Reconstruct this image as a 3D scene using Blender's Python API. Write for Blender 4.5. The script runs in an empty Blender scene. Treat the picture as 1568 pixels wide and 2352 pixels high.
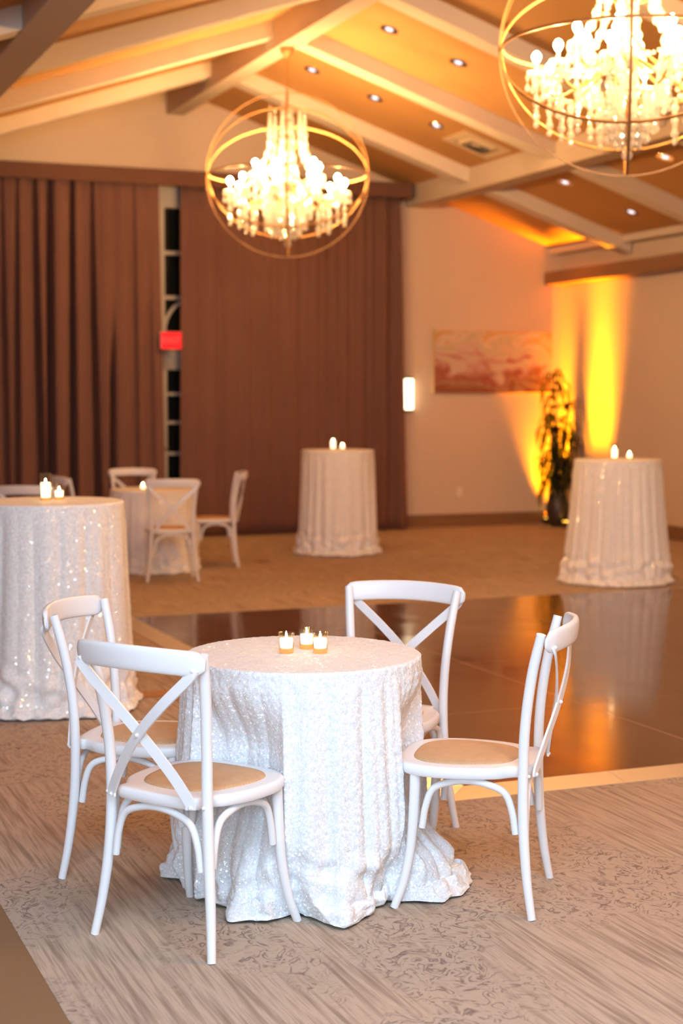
import bpy, math, random
from mathutils import Vector, Matrix, noise

C = bpy.context.scene.collection
scn = bpy.context.scene
rnd = random.Random(7)
PI = math.pi

# ------------------------------------------------------------------ camera
YAW, PITCH = math.radians(22.1), math.atan(261 / 3600)
cam = bpy.data.cameras.new('camera')
cam.sensor_fit = 'VERTICAL'; cam.sensor_height = 36; cam.lens = 55.102
cam.clip_start = .05; cam.clip_end = 100
cam.dof.use_dof = True; cam.dof.focus_distance = 4.95; cam.dof.aperture_fstop = 2.5
co = bpy.data.objects.new('camera', cam); C.objects.link(co)
co.location = (0, 0, 1.6); co.rotation_euler = (PI / 2 - PITCH, 0, -YAW)
scn.camera = co

# ------------------------------------------------------------------ world, added cool fill lamps, exposure
WARM = (1.0, .575, .22)
BULB = 740
w = bpy.data.worlds.new('world'); scn.world = w; w.use_nodes = True
w.node_tree.nodes['Background'].inputs[0].default_value = (1.0, .78, .55, 1)
w.node_tree.nodes['Background'].inputs[1].default_value = .36
def lamp(name, kind, loc, aim, energy, col, **kw):
    l = bpy.data.lights.new(name, kind); l.energy = energy; l.color = col
    for k, v in kw.items(): setattr(l, k, v)
    o = bpy.data.objects.new(name, l); C.objects.link(o); o.location = loc
    d = Vector(aim) - Vector(loc)
    o.rotation_euler = d.to_track_quat('-Z', 'Y').to_euler()
    return o
lamp('cool_front_fill', 'AREA', (-1.8, -1.6, 2.45), (1.75, 5.6, .6), 345, (.50, .75, 1.0), shape='RECTANGLE', size=3.0, size_y=1.6)  # unseen cool lamp added behind the camera to light the foreground
lamp('cool_overhead_fill', 'AREA', (.9, 1.7, 3.42), (1.75, 4.6, 0), 190, (.58, .79, 1.0), shape='RECTANGLE', size=2.6, size_y=2.2)  # unseen lamp added overhead to brighten table top and seats
vs = scn.view_settings
scn.display_settings.display_device = 'sRGB'
vs.view_transform = 'Standard'; vs.look = 'None'; vs.exposure = 0.22; vs.gamma = 1.0; vs.use_curve_mapping = False
cy = scn.cycles
cy.max_bounces = 8; cy.diffuse_bounces = 4; cy.glossy_bounces = 4; cy.transmission_bounces = 6; cy.transparent_max_bounces = 16
cy.caustics_reflective = False; cy.caustics_refractive = False
cy.sample_clamp_indirect = 6.0; cy.use_denoising = True
cy.blur_glossy = .5

# ------------------------------------------------------------------ materials
def mat(name, col=(.8, .8, .8), rough=.5, metal=0, spec=.5, **kw):
    m = bpy.data.materials.new(name); m.use_nodes = True
    b = m.node_tree.nodes['Principled BSDF']
    b.inputs['Base Color'].default_value = (*col, 1); b.inputs['Roughness'].default_value = rough
    b.inputs['Metallic'].default_value = metal; b.inputs['Specular IOR Level'].default_value = spec
    for k, v in kw.items(): b.inputs[k].default_value = v
    return m
class NT:
    def __init__(s, m): s.m = m; s.t = m.node_tree; s.n = s.t.nodes; s.l = s.t.links; s.b = s.n.get('Principled BSDF')
    def add(s, typ, **kw):
        n = s.n.new(typ)
        for k, v in kw.items(): setattr(n, k, v)
        return n
    def set(s, n, **kw):
        for k, v in kw.items(): n.inputs[k.replace('_', ' ')].default_value = v
        return n
    def link(s, a, b): s.l.new(a, b)
    def coord(s, scale=(1, 1, 1), rot=(0, 0, 0), out='Object'):
        tc = s.add('ShaderNodeTexCoord'); mp = s.add('ShaderNodeMapping')
        mp.inputs['Scale'].default_value = scale; mp.inputs['Rotation'].default_value = rot
        s.link(tc.outputs[out], mp.inputs[0]); return mp.outputs[0]
    def noise(s, vec, scale, detail=2, rough=.5, dist=0):
        n = s.add('ShaderNodeTexNoise'); s.set(n, Scale=scale, Detail=detail, Roughness=rough, Distortion=dist)
        s.link(vec, n.inputs['Vector']); return n.outputs['Fac']
    def math(s, op, a, b=None, clamp=False):
        n = s.add('ShaderNodeMath', operation=op, use_clamp=clamp)
        for i, v in enumerate((a, b)):
            if v is None: continue
            if isinstance(v, (int, float)): n.inputs[i].default_value = v
            else: s.link(v, n.inputs[i])
        return n.outputs[0]
    def ramp(s, fac, stops):
        n = s.add('ShaderNodeValToRGB'); e = n.color_ramp.elements
        while len(e) < len(stops): e.new(.5)
        for el, (p, c) in zip(e, stops): el.position = p; el.color = (*c, 1) if len(c) == 3 else c
        s.link(fac, n.inputs[0]); return n.outputs[0]
    def mix(s, fac, a, b):
        n = s.add('ShaderNodeMix', data_type='RGBA')
        for i, v in ((0, fac), (6, a), (7, b)):
            if isinstance(v, (int, float)): n.inputs[i].default_value = v
            elif isinstance(v, tuple): n.inputs[i].default_value = (*v, 1)
            else: s.link(v, n.inputs[i])
        return n.outputs[2]
    def bump(s, h, strength=.3, dist=.01):
        n = s.add('ShaderNodeBump'); n.inputs['Strength'].default_value = strength; n.inputs['Distance'].default_value = dist
        s.link(h, n.inputs['Height']); s.link(n.outputs[0], s.b.inputs['Normal']); return n
    def col(s, c): s.link(c, s.b.inputs['Base Color'])
def emis(name, col, strength):
    m = mat(name, (.02, .02, .02), .4)
    b = m.node_tree.nodes['Principled BSDF']
    b.inputs['Emission Color'].default_value = (*col, 1); b.inputs['Emission Strength'].default_value = strength
    return m

def wall_mat(name, col):
    m = mat(name, col, .85, spec=.2); t = NT(m)
    v = t.coord(); n = t.noise(v, 1.3, 3)
    t.col(t.mix(n, tuple(c * .95 for c in col), tuple(min(1, c * 1.04) for c in col)))
    t.bump(t.noise(v, 220, 2), .15, .002); return m
M = {}
M['wall'] = wall_mat('plaster', (.68, .54, .42))
M['rafter'] = wall_mat('painted_beam', (.70, .60, .50))
M['beam'] = wall_mat('taupe_painted_beam', (.56, .46, .37))
def wood(name, a, b, rough=.5, scale=1.0, axis=0):
    m = mat(name, a, rough, spec=.4); t = NT(m)
    sc = [30, 30, 30]; sc[axis] = 1.5
    n = t.noise(t.coord(tuple(x * scale for x in sc)), 1.0, 5, .6)
    t.col(t.ramp(n, [(.3, a), (.7, b)])); return m
M['wood_beam'] = wood('brown_stained_wood', (.22, .11, .05), (.30, .16, .08), .45, .6, 1)
M['base'] = wood('baseboard_wood', (.20, .105, .05), (.27, .15, .075), .45)
M['board'] = mat('woven_ceiling_board', (.56, .30, .11), .8, spec=.2)
t = NT(M['board']); v = t.coord(); n1 = t.noise(v, 1.2, 3); n2 = t.noise(t.coord((40, 200, 40)), 1, 3)
t.col(t.mix(t.math('ADD', t.math('MULTIPLY', n1, .5), t.math('MULTIPLY', n2, .5)), (.46, .235, .08), (.62, .34, .135)))

# patterned carpet: strie streaks running along the room and patches of worn scroll pattern
M['carpet'] = mat('patterned_carpet', (.4, .3, .25), .95, spec=.1); t = NT(M['carpet'])
st = t.noise(t.coord((46, 1.7, 1)), 1.0, 3, .55); st2 = t.noise(t.coord((130, 4, 1)), 1.0, 2)
streak = t.math('ADD', t.math('MULTIPLY', st, .75), t.math('MULTIPLY', st2, .25))
zone = t.noise(t.coord((1, .75, 1), (0, 0, .2)), 1.25, 4, .62, .3)
scr = t.noise(t.coord((1.0, .8, 1)), 12, 2.5, .5, 1.3)
line = t.math('SUBTRACT', 1.0, t.math('MULTIPLY', t.math('PINGPONG', scr, .085), 26), True)
brk = t.ramp(t.noise(t.coord(), 23, 3, .6), [(.36, (0, 0, 0)), (.52, (1, 1, 1))])
zm = t.ramp(zone, [(.47, (0, 0, 0)), (.55, (1, 1, 1))])
base = t.ramp(streak, [(.36, (.300, .218, .157)), (.46, (.43, .330, .250)), (.55, (.58, .455, .35)), (.66, (.385, .29, .215))])
patch = t.mix(t.noise(t.coord(), 60, 2), (.46, .362, .278), (.57, .455, .352))
scroll = t.mix(t.math('MULTIPLY', line, brk), patch, (.20, .145, .125))
fuzz = t.noise(t.coord(), 420, 2)
t.col(t.mix(t.math('MULTIPLY', t.math('SUBTRACT', 1.0, fuzz), .30), t.mix(zm, base, scroll), (0.192, 0.146, 0.117)))
t.bump(fuzz, .4, .004)
M['floor2'] = mat('plain_brown_carpet', (.17, .115, .078), .95, spec=.1); t = NT(M['floor2'])
t.col(t.mix(t.noise(t.coord(), 300, 2), (.21, .118, .060), (.29, .170, .090)))
M['dance'] = mat('polished_dark_wood', (.055, .030, .018), .09, spec=.5); t = NT(M['dance'])
n = t.noise(t.coord((2, 24, 1)), 1.5, 5, .6); t.col(t.ramp(n, [(.3, (.075, .036, .018)), (.7, (.125, .064, .034))]))
t.link(t.ramp(t.noise(t.coord(), 3, 3), [(.3, (.07, .07, .07)), (.7, (.15, .15, .15))]), t.b.inputs['Roughness'])
M['seam'] = mat('dance_floor_seam', (.50, .36, .25), .5)
M['trim_metal'] = mat('satin_gold_metal', (.86, .74, .53), .33, .7); t = NT(M['trim_metal'])
t.col(t.mix(t.noise(t.coord((3, 40, 3)), 2, 3), (.86, .74, .55), (.95, .87, .70)))
# curtain
M['curtain'] = mat('brown_velvet_curtain', (.175, .075, .05), .9, spec=.15); t = NT(M['curtain'])
t.b.inputs['Sheen Weight'].default_value = .25; t.b.inputs['Sheen Tint'].default_value = (.7, .45, .35, 1)
t.col(t.mix(t.noise(t.coord((60, 60, 1.2)), 2, 3), (.140, .070, .058), (.190, .096, .080)))
M['valance'] = mat('brown_valance_fabric', (.16, .068, .047), .9, spec=.15); t = NT(M['valance'])
t.col(t.mix(t.noise(t.coord((1, 1, 6)), 30, 3), (.135, .066, .048), (.165, .082, .058)))
# white paint
M['white'] = mat('white_painted_wood', (.82, .81, .82), .36, spec=.45); t = NT(M['white'])
v = t.coord(); s_ = t.noise(v, 9, 6, .7)
t.col(t.ramp(s_, [(.22, (.66, .62, .58)), (.27, (.82, .81, .82)), (1, (.83, .82, .83))])); t.bump(t.noise(v, 60, 3), .06, .002)
# rattan
M['rattan'] = mat('woven_rattan', (.52, .30, .15), .62, spec=.3); t = NT(M['rattan'])
v = t.coord((1, 1, 1), (0, 0, .6))
w1 = t.add('ShaderNodeTexWave', wave_type='BANDS', bands_direction='X'); t.set(w1, Scale=62, Distortion=1.2, Detail=1); w1.inputs['Detail Scale'].default_value = 2
w2 = t.add('ShaderNodeTexWave', wave_type='BANDS', bands_direction='Y'); t.set(w2, Scale=62, Distortion=1.2, Detail=1); w2.inputs['Detail Scale'].default_value = 2
t.link(v, w1.inputs[0]); t.link(v, w2.inputs[0])
wv = t.math('MULTIPLY', w1.outputs['Fac'], w2.outputs['Fac'])
t.col(t.mix(t.math('ADD', t.math('MULTIPLY', wv, .7), t.math('MULTIPLY', t.noise(v, 30, 3), .5)), (.52, .29, .15), (.78, .50, .28)))
t.bump(wv, .6, .002)
# sequins: small cells, every one tilted its own way
def sequin(name, col, scale, glint=.10, tilt=.7):
    m = mat(name, col, .7, spec=.25); t = NT(m)
    v = t.coord()
    vo = t.add('ShaderNodeTexVoronoi', feature='F1'); vo.inputs['Scale'].default_value = scale; t.link(v, vo.inputs['Vector'])
    wn = t.add('ShaderNodeSeparateColor'); t.link(vo.outputs['Color'], wn.inputs[0])
    # tilt of each sequin
    geo = t.add('ShaderNodeNewGeometry')
    sub = t.add('ShaderNodeVectorMath', operation='SUBTRACT'); t.link(vo.outputs['Color'], sub.inputs[0]); sub.inputs[1].default_value = (.5, .5, .5)
    sc = t.add('ShaderNodeVectorMath', operation='SCALE'); t.link(sub.outputs[0], sc.inputs[0]); sc.inputs['Scale'].default_value = tilt
    ad = t.add('ShaderNodeVectorMath', operation='ADD'); t.link(geo.outputs['Normal'], ad.inputs[0]); t.link(sc.outputs[0], ad.inputs[1])
    nm = t.add('ShaderNodeVectorMath', operation='NORMALIZE'); t.link(ad.outputs[0], nm.inputs[0])
    s2 = t.add('ShaderNodeVectorMath', operation='SCALE'); t.link(sub.outputs[0], s2.inputs[0]); s2.inputs['Scale'].default_value = .32
    a2 = t.add('ShaderNodeVectorMath', operation='ADD'); t.link(geo.outputs['Normal'], a2.inputs[0]); t.link(s2.outputs[0], a2.inputs[1])
    n2 = t.add('ShaderNodeVectorMath', operation='NORMALIZE'); t.link(a2.outputs[0], n2.inputs[0]); t.link(n2.outputs[0], t.b.inputs['Normal'])
    edge = t.ramp(vo.outputs['Distance'], [(.35, (1, 1, 1)), (.75, (.84, .84, .84))])
    var = t.ramp(wn.outputs[1], [(0, tuple(c * .90 for c in col)), (1, tuple(min(1, c * 1.06) for c in col))])
    mx = t.add('ShaderNodeMix', data_type='RGBA', blend_type='MULTIPLY'); mx.inputs[0].default_value = .8
    t.link(var, mx.inputs[6]); t.link(edge, mx.inputs[7]); t.col(mx.outputs[2])
    gm = t.ramp(wn.outputs[2], [(1 - glint - .01, (0, 0, 0)), (1 - glint, (1, 1, 1))])
    g = t.add('ShaderNodeBsdfGlossy'); g.inputs['Roughness'].default_value = .15
    t.link(t.mix(gm, (0, 0, 0), (.5, .49, .48)), g.inputs['Color']); t.link(nm.outputs[0], g.inputs['Normal'])
    ms = t.add('ShaderNodeAddShader'); t.link(t.b.outputs[0], ms.inputs[0]); t.link(g.outputs[0], ms.inputs[1])
    t.link(ms.outputs[0], t.n['Material Output'].inputs[0]); return m
M['sequin'] = sequin('white_sequin_cloth', (.83, .84, .86), 210, .08, .8)
M['sequin2'] = sequin('ivory_sequin_cloth', (.95, .93, .91), 140, .06, .85)
M['iron'] = mat('rusted_gold_iron', (.50, .27, .10), .5, .55); t = NT(M['iron'])
t.col(t.mix(t.noise(t.coord(), 25, 4), (.36, .18, .07), (.60, .34, .13)))
M['crystal'] = mat('cut_crystal', (.95, .92, .88), .06, spec=.8); t = NT(M['crystal'])
tr = t.add('ShaderNodeBsdfTransparent'); tl = t.add('ShaderNodeBsdfTranslucent'); tl.inputs[0].default_value = (1, .97, .93, 1)
gl = t.add('ShaderNodeBsdfGlossy'); gl.inputs['Roughness'].default_value = .05
lw = t.add('ShaderNodeLayerWeight'); lw.inputs[0].default_value = .35
df = t.add('ShaderNodeBsdfDiffuse'); df.inputs[0].default_value = (1, .97, .93, 1)
m0 = t.add('ShaderNodeMixShader'); m0.inputs[0].default_value = .5; t.link(df.outputs[0], m0.inputs[1]); t.link(tl.outputs[0], m0.inputs[2])
m1 = t.add('ShaderNodeMixShader'); m1.inputs[0].default_value = .48; t.link(tr.outputs[0], m1.inputs[1]); t.link(m0.outputs[0], m1.inputs[2])
m2 = t.add('ShaderNodeMixShader'); t.link(t.math('ADD', t.math('MULTIPLY', lw.outputs['Facing'], .4), .12), m2.inputs[0])
t.link(m1.outputs[0], m2.inputs[1]); t.link(gl.outputs[0], m2.inputs[2]); t.link(m2.outputs[0], t.n['Material Output'].inputs[0])
def thin_glass(name, tint, refl=.12):
    m = mat(name); t = NT(m)
    tr = t.add('ShaderNodeBsdfTransparent'); tr.inputs[0].default_value = (*tint, 1)
    gl = t.add('ShaderNodeBsdfGlossy'); gl.inputs['Roughness'].default_value = .04
    lw = t.add('ShaderNodeLayerWeight'); lw.inputs[0].default_value = .3
    ms = t.add('ShaderNodeMixShader'); t.link(t.math('ADD', t.math('MULTIPLY', lw.outputs['Facing'], .3), refl * .4, True), ms.inputs[0])
    t.link(tr.outputs[0], ms.inputs[1]); t.link(gl.outputs[0], ms.inputs[2]); t.link(ms.outputs[0], t.n['Material Output'].inputs[0]); return m
M['glass'] = thin_glass('clear_candle_glass', (.96, .91, .82), .14)
M['glow_tint_glass'] = mat('glow_tinted_glass_base', (.9, .6, .25), .1); t = NT(M['glow_tint_glass'])  # amber tint stands in for candle light refracted in the base
tl_ = t.add('ShaderNodeBsdfTranslucent'); tl_.inputs[0].default_value = (1, .80, .52, 1); tr_ = t.add('ShaderNodeBsdfTransparent'); tr_.inputs[0].default_value = (1, .80, .5, 1)
ms_ = t.add('ShaderNodeMixShader'); ms_.inputs[0].default_value = .5; t.link(tl_.outputs[0], ms_.inputs[1]); t.link(tr_.outputs[0], ms_.inputs[2])
m3_ = t.add('ShaderNodeMixShader'); m3_.inputs[0].default_value = .3; t.link(ms_.outputs[0], m3_.inputs[1]); t.link(t.b.outputs[0], m3_.inputs[2]); t.link(m3_.outputs[0], t.n['Material Output'].inputs[0])
M['wax'] = mat('self_glowing_candle_wax', (.95, .90, .80), .5, **{'Subsurface Weight': .0})
t = NT(M['wax']); t.b.inputs['Emission Color'].default_value = (1, .86, .62, 1); t.b.inputs['Emission Strength'].default_value = 3.2  # wax itself emits, imitating flame light glowing through it
M['flame'] = emis('candle_flame', (1, .72, .34), 160)
M['bulb'] = emis('lit_bulb', WARM, BULB)
M['candle_tube'] = mat('ivory_candle_sleeve', (.85, .78, .62), .5)
M['red'] = emis('lit_red_sign_face', (1, .012, .015), 1.15)
M['redlet'] = emis('lit_sign_letters', (1, .05, .04), 1.9)
for k_ in ('red', 'redlet'): M[k_].node_tree.nodes['Principled BSDF'].inputs['Specular IOR Level'].default_value = 0
M['plastic'] = mat('white_plastic', (.78, .76, .76), .4)
M['ivory'] = mat('ivory_plastic', (.80, .70, .58), .45)
M['sconce'] = emis('lit_sconce_diffuser', (1, .80, .50), 5.0)
M['dark_metal'] = mat('dark_bronze_metal', (.09, .06, .04), .45, .6)
M['chrome'] = mat('silver_reflector', (.85, .85, .87), .14, 1.0)
M['lens'] = emis('downlight_lens', (.93, .93, 1.0), 1.6)
M['amber'] = emis('amber_uplight_lens', (1, .5, .05), 6)
M['night_glass'] = mat('dark_window_glass', (.008, .010, .010), .06)
M['frame_white'] = mat('painted_window_frame', (.42, .37, .34), .5)
M['leaf'] = mat('dark_green_leaf', (.03, .05, .015), .7, spec=.2); t = NT(M['leaf'])
t.col(t.mix(t.noise(t.coord(), 14, 2), (.006, .010, .003), (.013, .020, .006)))
M['cane'] = mat('plant_cane', (.14, .10, .055), .8)
M['pot'] = mat('dark_glazed_pot', (.035, .026, .028), .35); t = NT(M['pot']); t.bump(t.noise(t.coord((1, 1, 6)), 20, 2), .2, .01)
M['soil'] = mat('potting_soil', (.05, .035, .02), .95)
M['vent'] = mat('tan_vent_frame', (.72, .55, .36), .5)
M['vent_dark'] = mat('vent_louvre_dark', (.22, .19, .17), .6)
M['canvas_edge'] = mat('canvas_edge', (.70, .45, .22), .8)
M['brass'] = mat('brown_floor_plate', (.36, .15, .05), .5, .2)
# abstract painting: bands of peach, orange, rose and maroon
M['painting'] = mat('abstract_canvas', (.6, .4, .3), .7, spec=.2); t = NT(M['painting'])
v = t.coord((1.0, 1, 2.3), (0, .28, 0)); a = t.noise(v, 1.7, 5, .55, 1.1); sx = t.add('ShaderNodeSeparateXYZ'); t.link(t.coord(), sx.inputs[0])
f = t.math('ADD', t.math('MULTIPLY', a, .85), t.math('MULTIPLY', sx.outputs[2], .62))
t.col(t.ramp(f, [(.16, (.25, .09, .05)), (.27, (.40, .23, .15)), (.33, (.30, .085, .06)), (.40, (.50, .27, .23)), (.46, (.60, .46, .38)), (.52, (.48, .40, .27)), (.58, (.66, .52, .41)), (.66, (.55, .30, .11)), (.72, (.60, .47, .30)), (.85, (.52, .36, .19))]))

# ------------------------------------------------------------------ mesh helpers
class MB:
    def __init__(s): s.v = []; s.f = []; s.mi = []; s.mats = []
    def _m(s, m):
        if m not in s.mats: s.mats.append(m)
        return s.mats.index(m)
    def add(s, vs, fs, m=0):
        o = len(s.v); s.v += [tuple(x) for x in vs]; s.f += [tuple(i + o for i in f) for f in fs]; s.mi += [m] * len(fs)
    def box(s, a, b, m=0):
        (x0, y0, z0), (x1, y1, z1) = a, b
        s.add([(x0, y0, z0), (x1, y0, z0), (x1, y1, z0), (x0, y1, z0), (x0, y0, z1), (x1, y0, z1), (x1, y1, z1), (x0, y1, z1)],
              [(0, 3, 2, 1), (4, 5, 6, 7), (0, 1, 5, 4), (1, 2, 6, 5), (2, 3, 7, 6), (3, 0, 4, 7)], m)
    def hexa(s, p, m=0):
        s.add(p, [(0, 3, 2, 1), (4, 5, 6, 7), (0, 1, 5, 4), (1, 2, 6, 5), (2, 3, 7, 6), (3, 0, 4, 7)], m)
    def sweep(s, path, prof, closed=False, up=(0, 0, 1), cap=True, m=0, scales=None, fixed=None):
        """prof: list of (a, b) section points; a along side, b along the normal 'up'. """
        P = [Vector(p) for p in path]; n = len(P); k = len(prof); vs = []; fs = []
        u = Vector(up)
        for i in range(n):
            if closed: T = P[(i + 1) % n] - P[i - 1]
            else: T = P[min(i + 1, n - 1)] - P[max(i - 1, 0)]
            T.normalize()
            if fixed: u = Vector(fixed(i))
            side = T.cross(u)
            if side.length < 1e-5: side = T.cross(Vector((1, .3, .2)))
            side.normalize(); u = side.cross(T).normalized()
            sc = scales[i] if scales else 1
            for a, b in prof: vs.append(P[i] + side * a * sc + u * b * sc)
        for i in range(n if closed else n - 1):
            j = (i + 1) % n
            for q in range(k):
                r = (q + 1) % k; fs.append((i * k + q, i * k + r, j * k + r, j * k + q))
        if cap and not closed:
            fs.append(tuple(range(k - 1, -1, -1))); fs.append(tuple((n - 1) * k + q for q in range(k)))
        s.add(vs, fs, m)
    def tube(s, path, r, n=10, closed=False, m=0, scales=None):
        s.sweep(path, [(r * math.cos(2 * PI * i / n), r * math.sin(2 * PI * i / n)) for i in range(n)], closed, up=(.13, .21, .97), m=m, scales=scales)
    def lathe(s, prof, n=16, c=(0, 0, 0), m=0, cap=True):
        vs = []; fs = []; k = len(prof)
        for i in range(n):
            a = 2 * PI * i / n
            for r, z in prof: vs.append((c[0] + r * math.cos(a), c[1] + r * math.sin(a), c[2] + z))
        for i in range(n):
            j = (i + 1) % n
            for q in range(k - 1): fs.append((i * k + q, j * k + q, j * k + q + 1, i * k + q + 1))
        if cap:
            fs.append(tuple(i * k for i in range(n - 1, -1, -1))); fs.append(tuple(i * k + k - 1 for i in range(n)))
        s.add(vs, fs, m)
    def ball(s, c, r, n=8, k=5, sz=1.0, m=0):
        s.lathe([(max(1e-4, r * math.sin(PI * i / k)), -r * sz * math.cos(PI * i / k)) for i in range(k + 1)], n, c, m)
    def build(s, name, material, parent=None, smooth=True, loc=None, rot=None, bevel=0, angle=40):
        me = bpy.data.meshes.new(name); me.from_pydata(s.v, [], s.f); me.update()
        ms = material if isinstance(material, (list, tuple)) else [material]
        for x in ms: me.materials.append(x)
        for p, i in zip(me.polygons, s.mi): p.material_index = i
        if smooth:
            me.polygons.foreach_set('use_smooth', [True] * len(me.polygons))
            me.set_sharp_from_angle(angle=math.radians(angle))
        o = bpy.data.objects.new(name, me); C.objects.link(o)
        if parent: o.parent = parent
        if loc: o.location = loc
        if rot: o.rotation_euler = rot
        if bevel:
            b = o.modifiers.new('bevel', 'BEVEL'); b.width = bevel; b.segments = 2; b.limit_method = 'ANGLE'
        return o
def tag(o, label=None, cat=None, group=None, kind=None):
    if label: o['label'] = label
    if cat: o['category'] = cat
    if group: o['group'] = group
    if kind: o['kind'] = kind
    return o
def empty(name, loc, rz=0, label=None, cat=None, group=None):
    o = bpy.data.objects.new(name, None); C.objects.link(o); o.location = loc; o.rotation_euler = (0, 0, rz); o.empty_display_size = .1
    return tag(o, label, cat, group)
KIDS = {}
def copy_tree(o, parent=None, loc=None, rz=None):
    c = o.copy(); C.objects.link(c)
    if parent: c.parent = parent
    if loc: c.location = loc
    if rz is not None: c.rotation_euler = (0, 0, rz)
    for ch in list(o.children): copy_tree(ch, c)
    return c
def spline(pts, n=8):
    """Catmull-Rom through pts"""
    P = [Vector(p) for p in pts]; P = [2 * P[0] - P[1]] + P + [2 * P[-1] - P[-2]]; out = []
    for i in range(1, len(P) - 2):
        p0, p1, p2, p3 = P[i - 1:i + 3]
        for k in range(n):
            t = k / n
            out.append(.5 * ((2 * p1) + (p2 - p0) * t + (2 * p0 - 5 * p1 + 4 * p2 - p3) * t * t + (3 * p1 - p0 - 3 * p2 + p3) * t ** 3))
    out.append(P[-2]); return out
def struct(mb, name, material, label, **kw): return tag(mb.build(name, material, **kw), label, kind='structure')
def sm(a, b, x):
    t = min(1, max(0, (x - a) / (b - a))); return t * t * (3 - 2 * t)

# ------------------------------------------------------------------ room shell
YW, XR, XL, YF = 17.6, 10.15, -3.0, -3.0
RX, RZ, SL = 5.09, 5.135, .333
def roof(x): return RZ - SL * abs(x - RX)
b = MB(); b.box((.83, YF, -.06), (XR + .2, YW + .3, 0)); struct(b, 'floor', M['carpet'], 'patterned taupe carpet with streaks and worn scrolls', smooth=False)
b = MB(); b.box((XL, YF, -.06), (.83, YW + .3, -.001)); struct(b, 'floor', M['floor2'], 'plain brown carpet along the edge of the patterned carpet', smooth=False)
b = MB()
b.hexa([(XL, YF, roof(XL)), (RX, YF, RZ), (RX, YW + .3, RZ), (XL, YW + .3, roof(XL)), (XL, YF, roof(XL) + .08), (RX, YF, RZ + .08), (RX, YW + .3, RZ + .08), (XL, YW + .3, roof(XL) + .08)])
struct(b, 'ceiling', M['board'], 'tan woven ceiling boards of the slope left of the ridge', smooth=False)
b = MB(); xe = XR + .2
b.hexa([(RX, YF, RZ), (xe, YF, roof(xe)), (xe, YW + .3, roof(xe)), (RX, YW + .3, RZ), (RX, YF, RZ + .08), (xe, YF, roof(xe) + .08), (xe, YW + .3, roof(xe) + .08), (RX, YW + .3, RZ + .08)])
struct(b, 'ceiling', M['board'], 'tan woven ceiling boards of the slope right of the ridge', smooth=False)
# back wall, with the tall glazed opening between the curtains
b = MB(); OX0, OX1, OZ = 4.83, 5.9, 4.0
def wallpiece(x0, x1, z0, zt):
    b.add([(x0, YW, z0), (x1, YW, z0), (x1, YW, zt(x1)), (x0, YW, zt(x0)), (x0, YW + .2, z0), (x1, YW + .2, z0), (x1, YW + .2, zt(x1)), (x0, YW + .2, zt(x0))],
          [(0, 1, 2, 3), (5, 4, 7, 6), (0, 3, 7, 4), (1, 5, 6, 2), (0, 4, 5, 1), (3, 2, 6, 7)])
wallpiece(XL, OX0, 0, roof); wallpiece(OX0, RX, OZ, roof); wallpiece(RX, OX1, OZ, roof); wallpiece(OX1, XR, 0, roof)
struct(b, 'wall_back', M['wall'], 'beige gable end wall behind the curtains and painting', smooth=False)
b = MB(); b.box((XR, YF, 0), (XR + .2, YW + .2, roof(XR + .1))); struct(b, 'wall_right', M['wall'], 'beige side wall washed by amber uplight', smooth=False)
b = MB(); b.box((XL - .2, YF, 0), (XL, YW + .2, roof(XL))); struct(b, 'wall_left', M['wall'], 'beige side wall out of frame on the left', smooth=False)
b = MB(); b.box((7.6, YW - .018, 0), (XR, YW, .16)); struct(b, 'baseboard_back', M['base'], 'brown wooden baseboard below the painting', bevel=.004)
b = MB(); b.box((XR - .018, YF, 0), (XR, YW - .018, .16)); struct(b, 'baseboard_right', M['base'], 'brown wooden baseboard along the side wall', bevel=.004)
# beams
tn = [0]
def trim(b, m, label, **kw):
    tn[0] += 1; return struct(b, 'trim_%d' % tn[0], m, label, **kw)
b = MB(); b.box((RX - .10, YF, 4.835), (RX + .10, YW, RZ + .02)); trim(b, M['beam'], 'painted ridge beam the chandeliers hang from', smooth=False)
PUR = ((7.99, 8.27), (1.93, 2.19))
for (x0, x1), nm in zip(PUR, ('painted purlin beam halfway down the right slope', 'painted purlin beam halfway down the left slope')):
    xm = x0 if x0 > RX else x1
    b = MB(); zb = roof(xm) - .25
    b.add([(x0, YF, zb), (x1, YF, zb), (x1, YW, zb), (x0, YW, zb), (x0, YF, roof(x0) + .02), (x1, YF, roof(x1) + .02), (x1, YW, roof(x1) + .02), (x0, YW, roof(x0) + .02)],
          [(0, 3, 2, 1), (4, 5, 6, 7), (0, 1, 5, 4), (1, 2, 6, 5), (2, 3, 7, 6), (3, 0, 4, 7)])
    trim(b, M['beam'], nm, smooth=False)
RAF = [15.9 - 1.93 * i for i in range(8)]; RD, RW = .158, .21
ordn = ('nearest the gable wall', 'second from the gable wall', 'third from the gable wall', 'fourth from the gable wall', 'fifth from the gable wall', 'sixth from the gable wall', 'seventh from the gable wall', 'eighth from the gable wall')
for i, y in enumerate(RAF):
    for x0, x1, s in ((RX + .10, 7.99, 'upper right slope'), (8.27, XR - .03, 'lower right slope'), (2.19, RX - .10, 'upper left slope'), (XL, 1.93, 'lower left slope')):
        b = MB(); e = .01
        b.add([(x0, y, roof(x0) - RD), (x1, y, roof(x1) - RD), (x1, y + RW, roof(x1) - RD), (x0, y + RW, roof(x0) - RD),
               (x0, y, roof(x0) + e), (x1, y, roof(x1) + e), (x1, y + RW, roof(x1) + e), (x0, y + RW, roof(x0) + e)],
              [(0, 3, 2, 1), (4, 5, 6, 7), (0, 1, 5, 4), (1, 2, 6, 5), (2, 3, 7, 6), (3, 0, 4, 7)])
        trim(b, M['rafter'], 'pale painted rafter on the %s, %s' % (s, ordn[i]), smooth=False)
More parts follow.
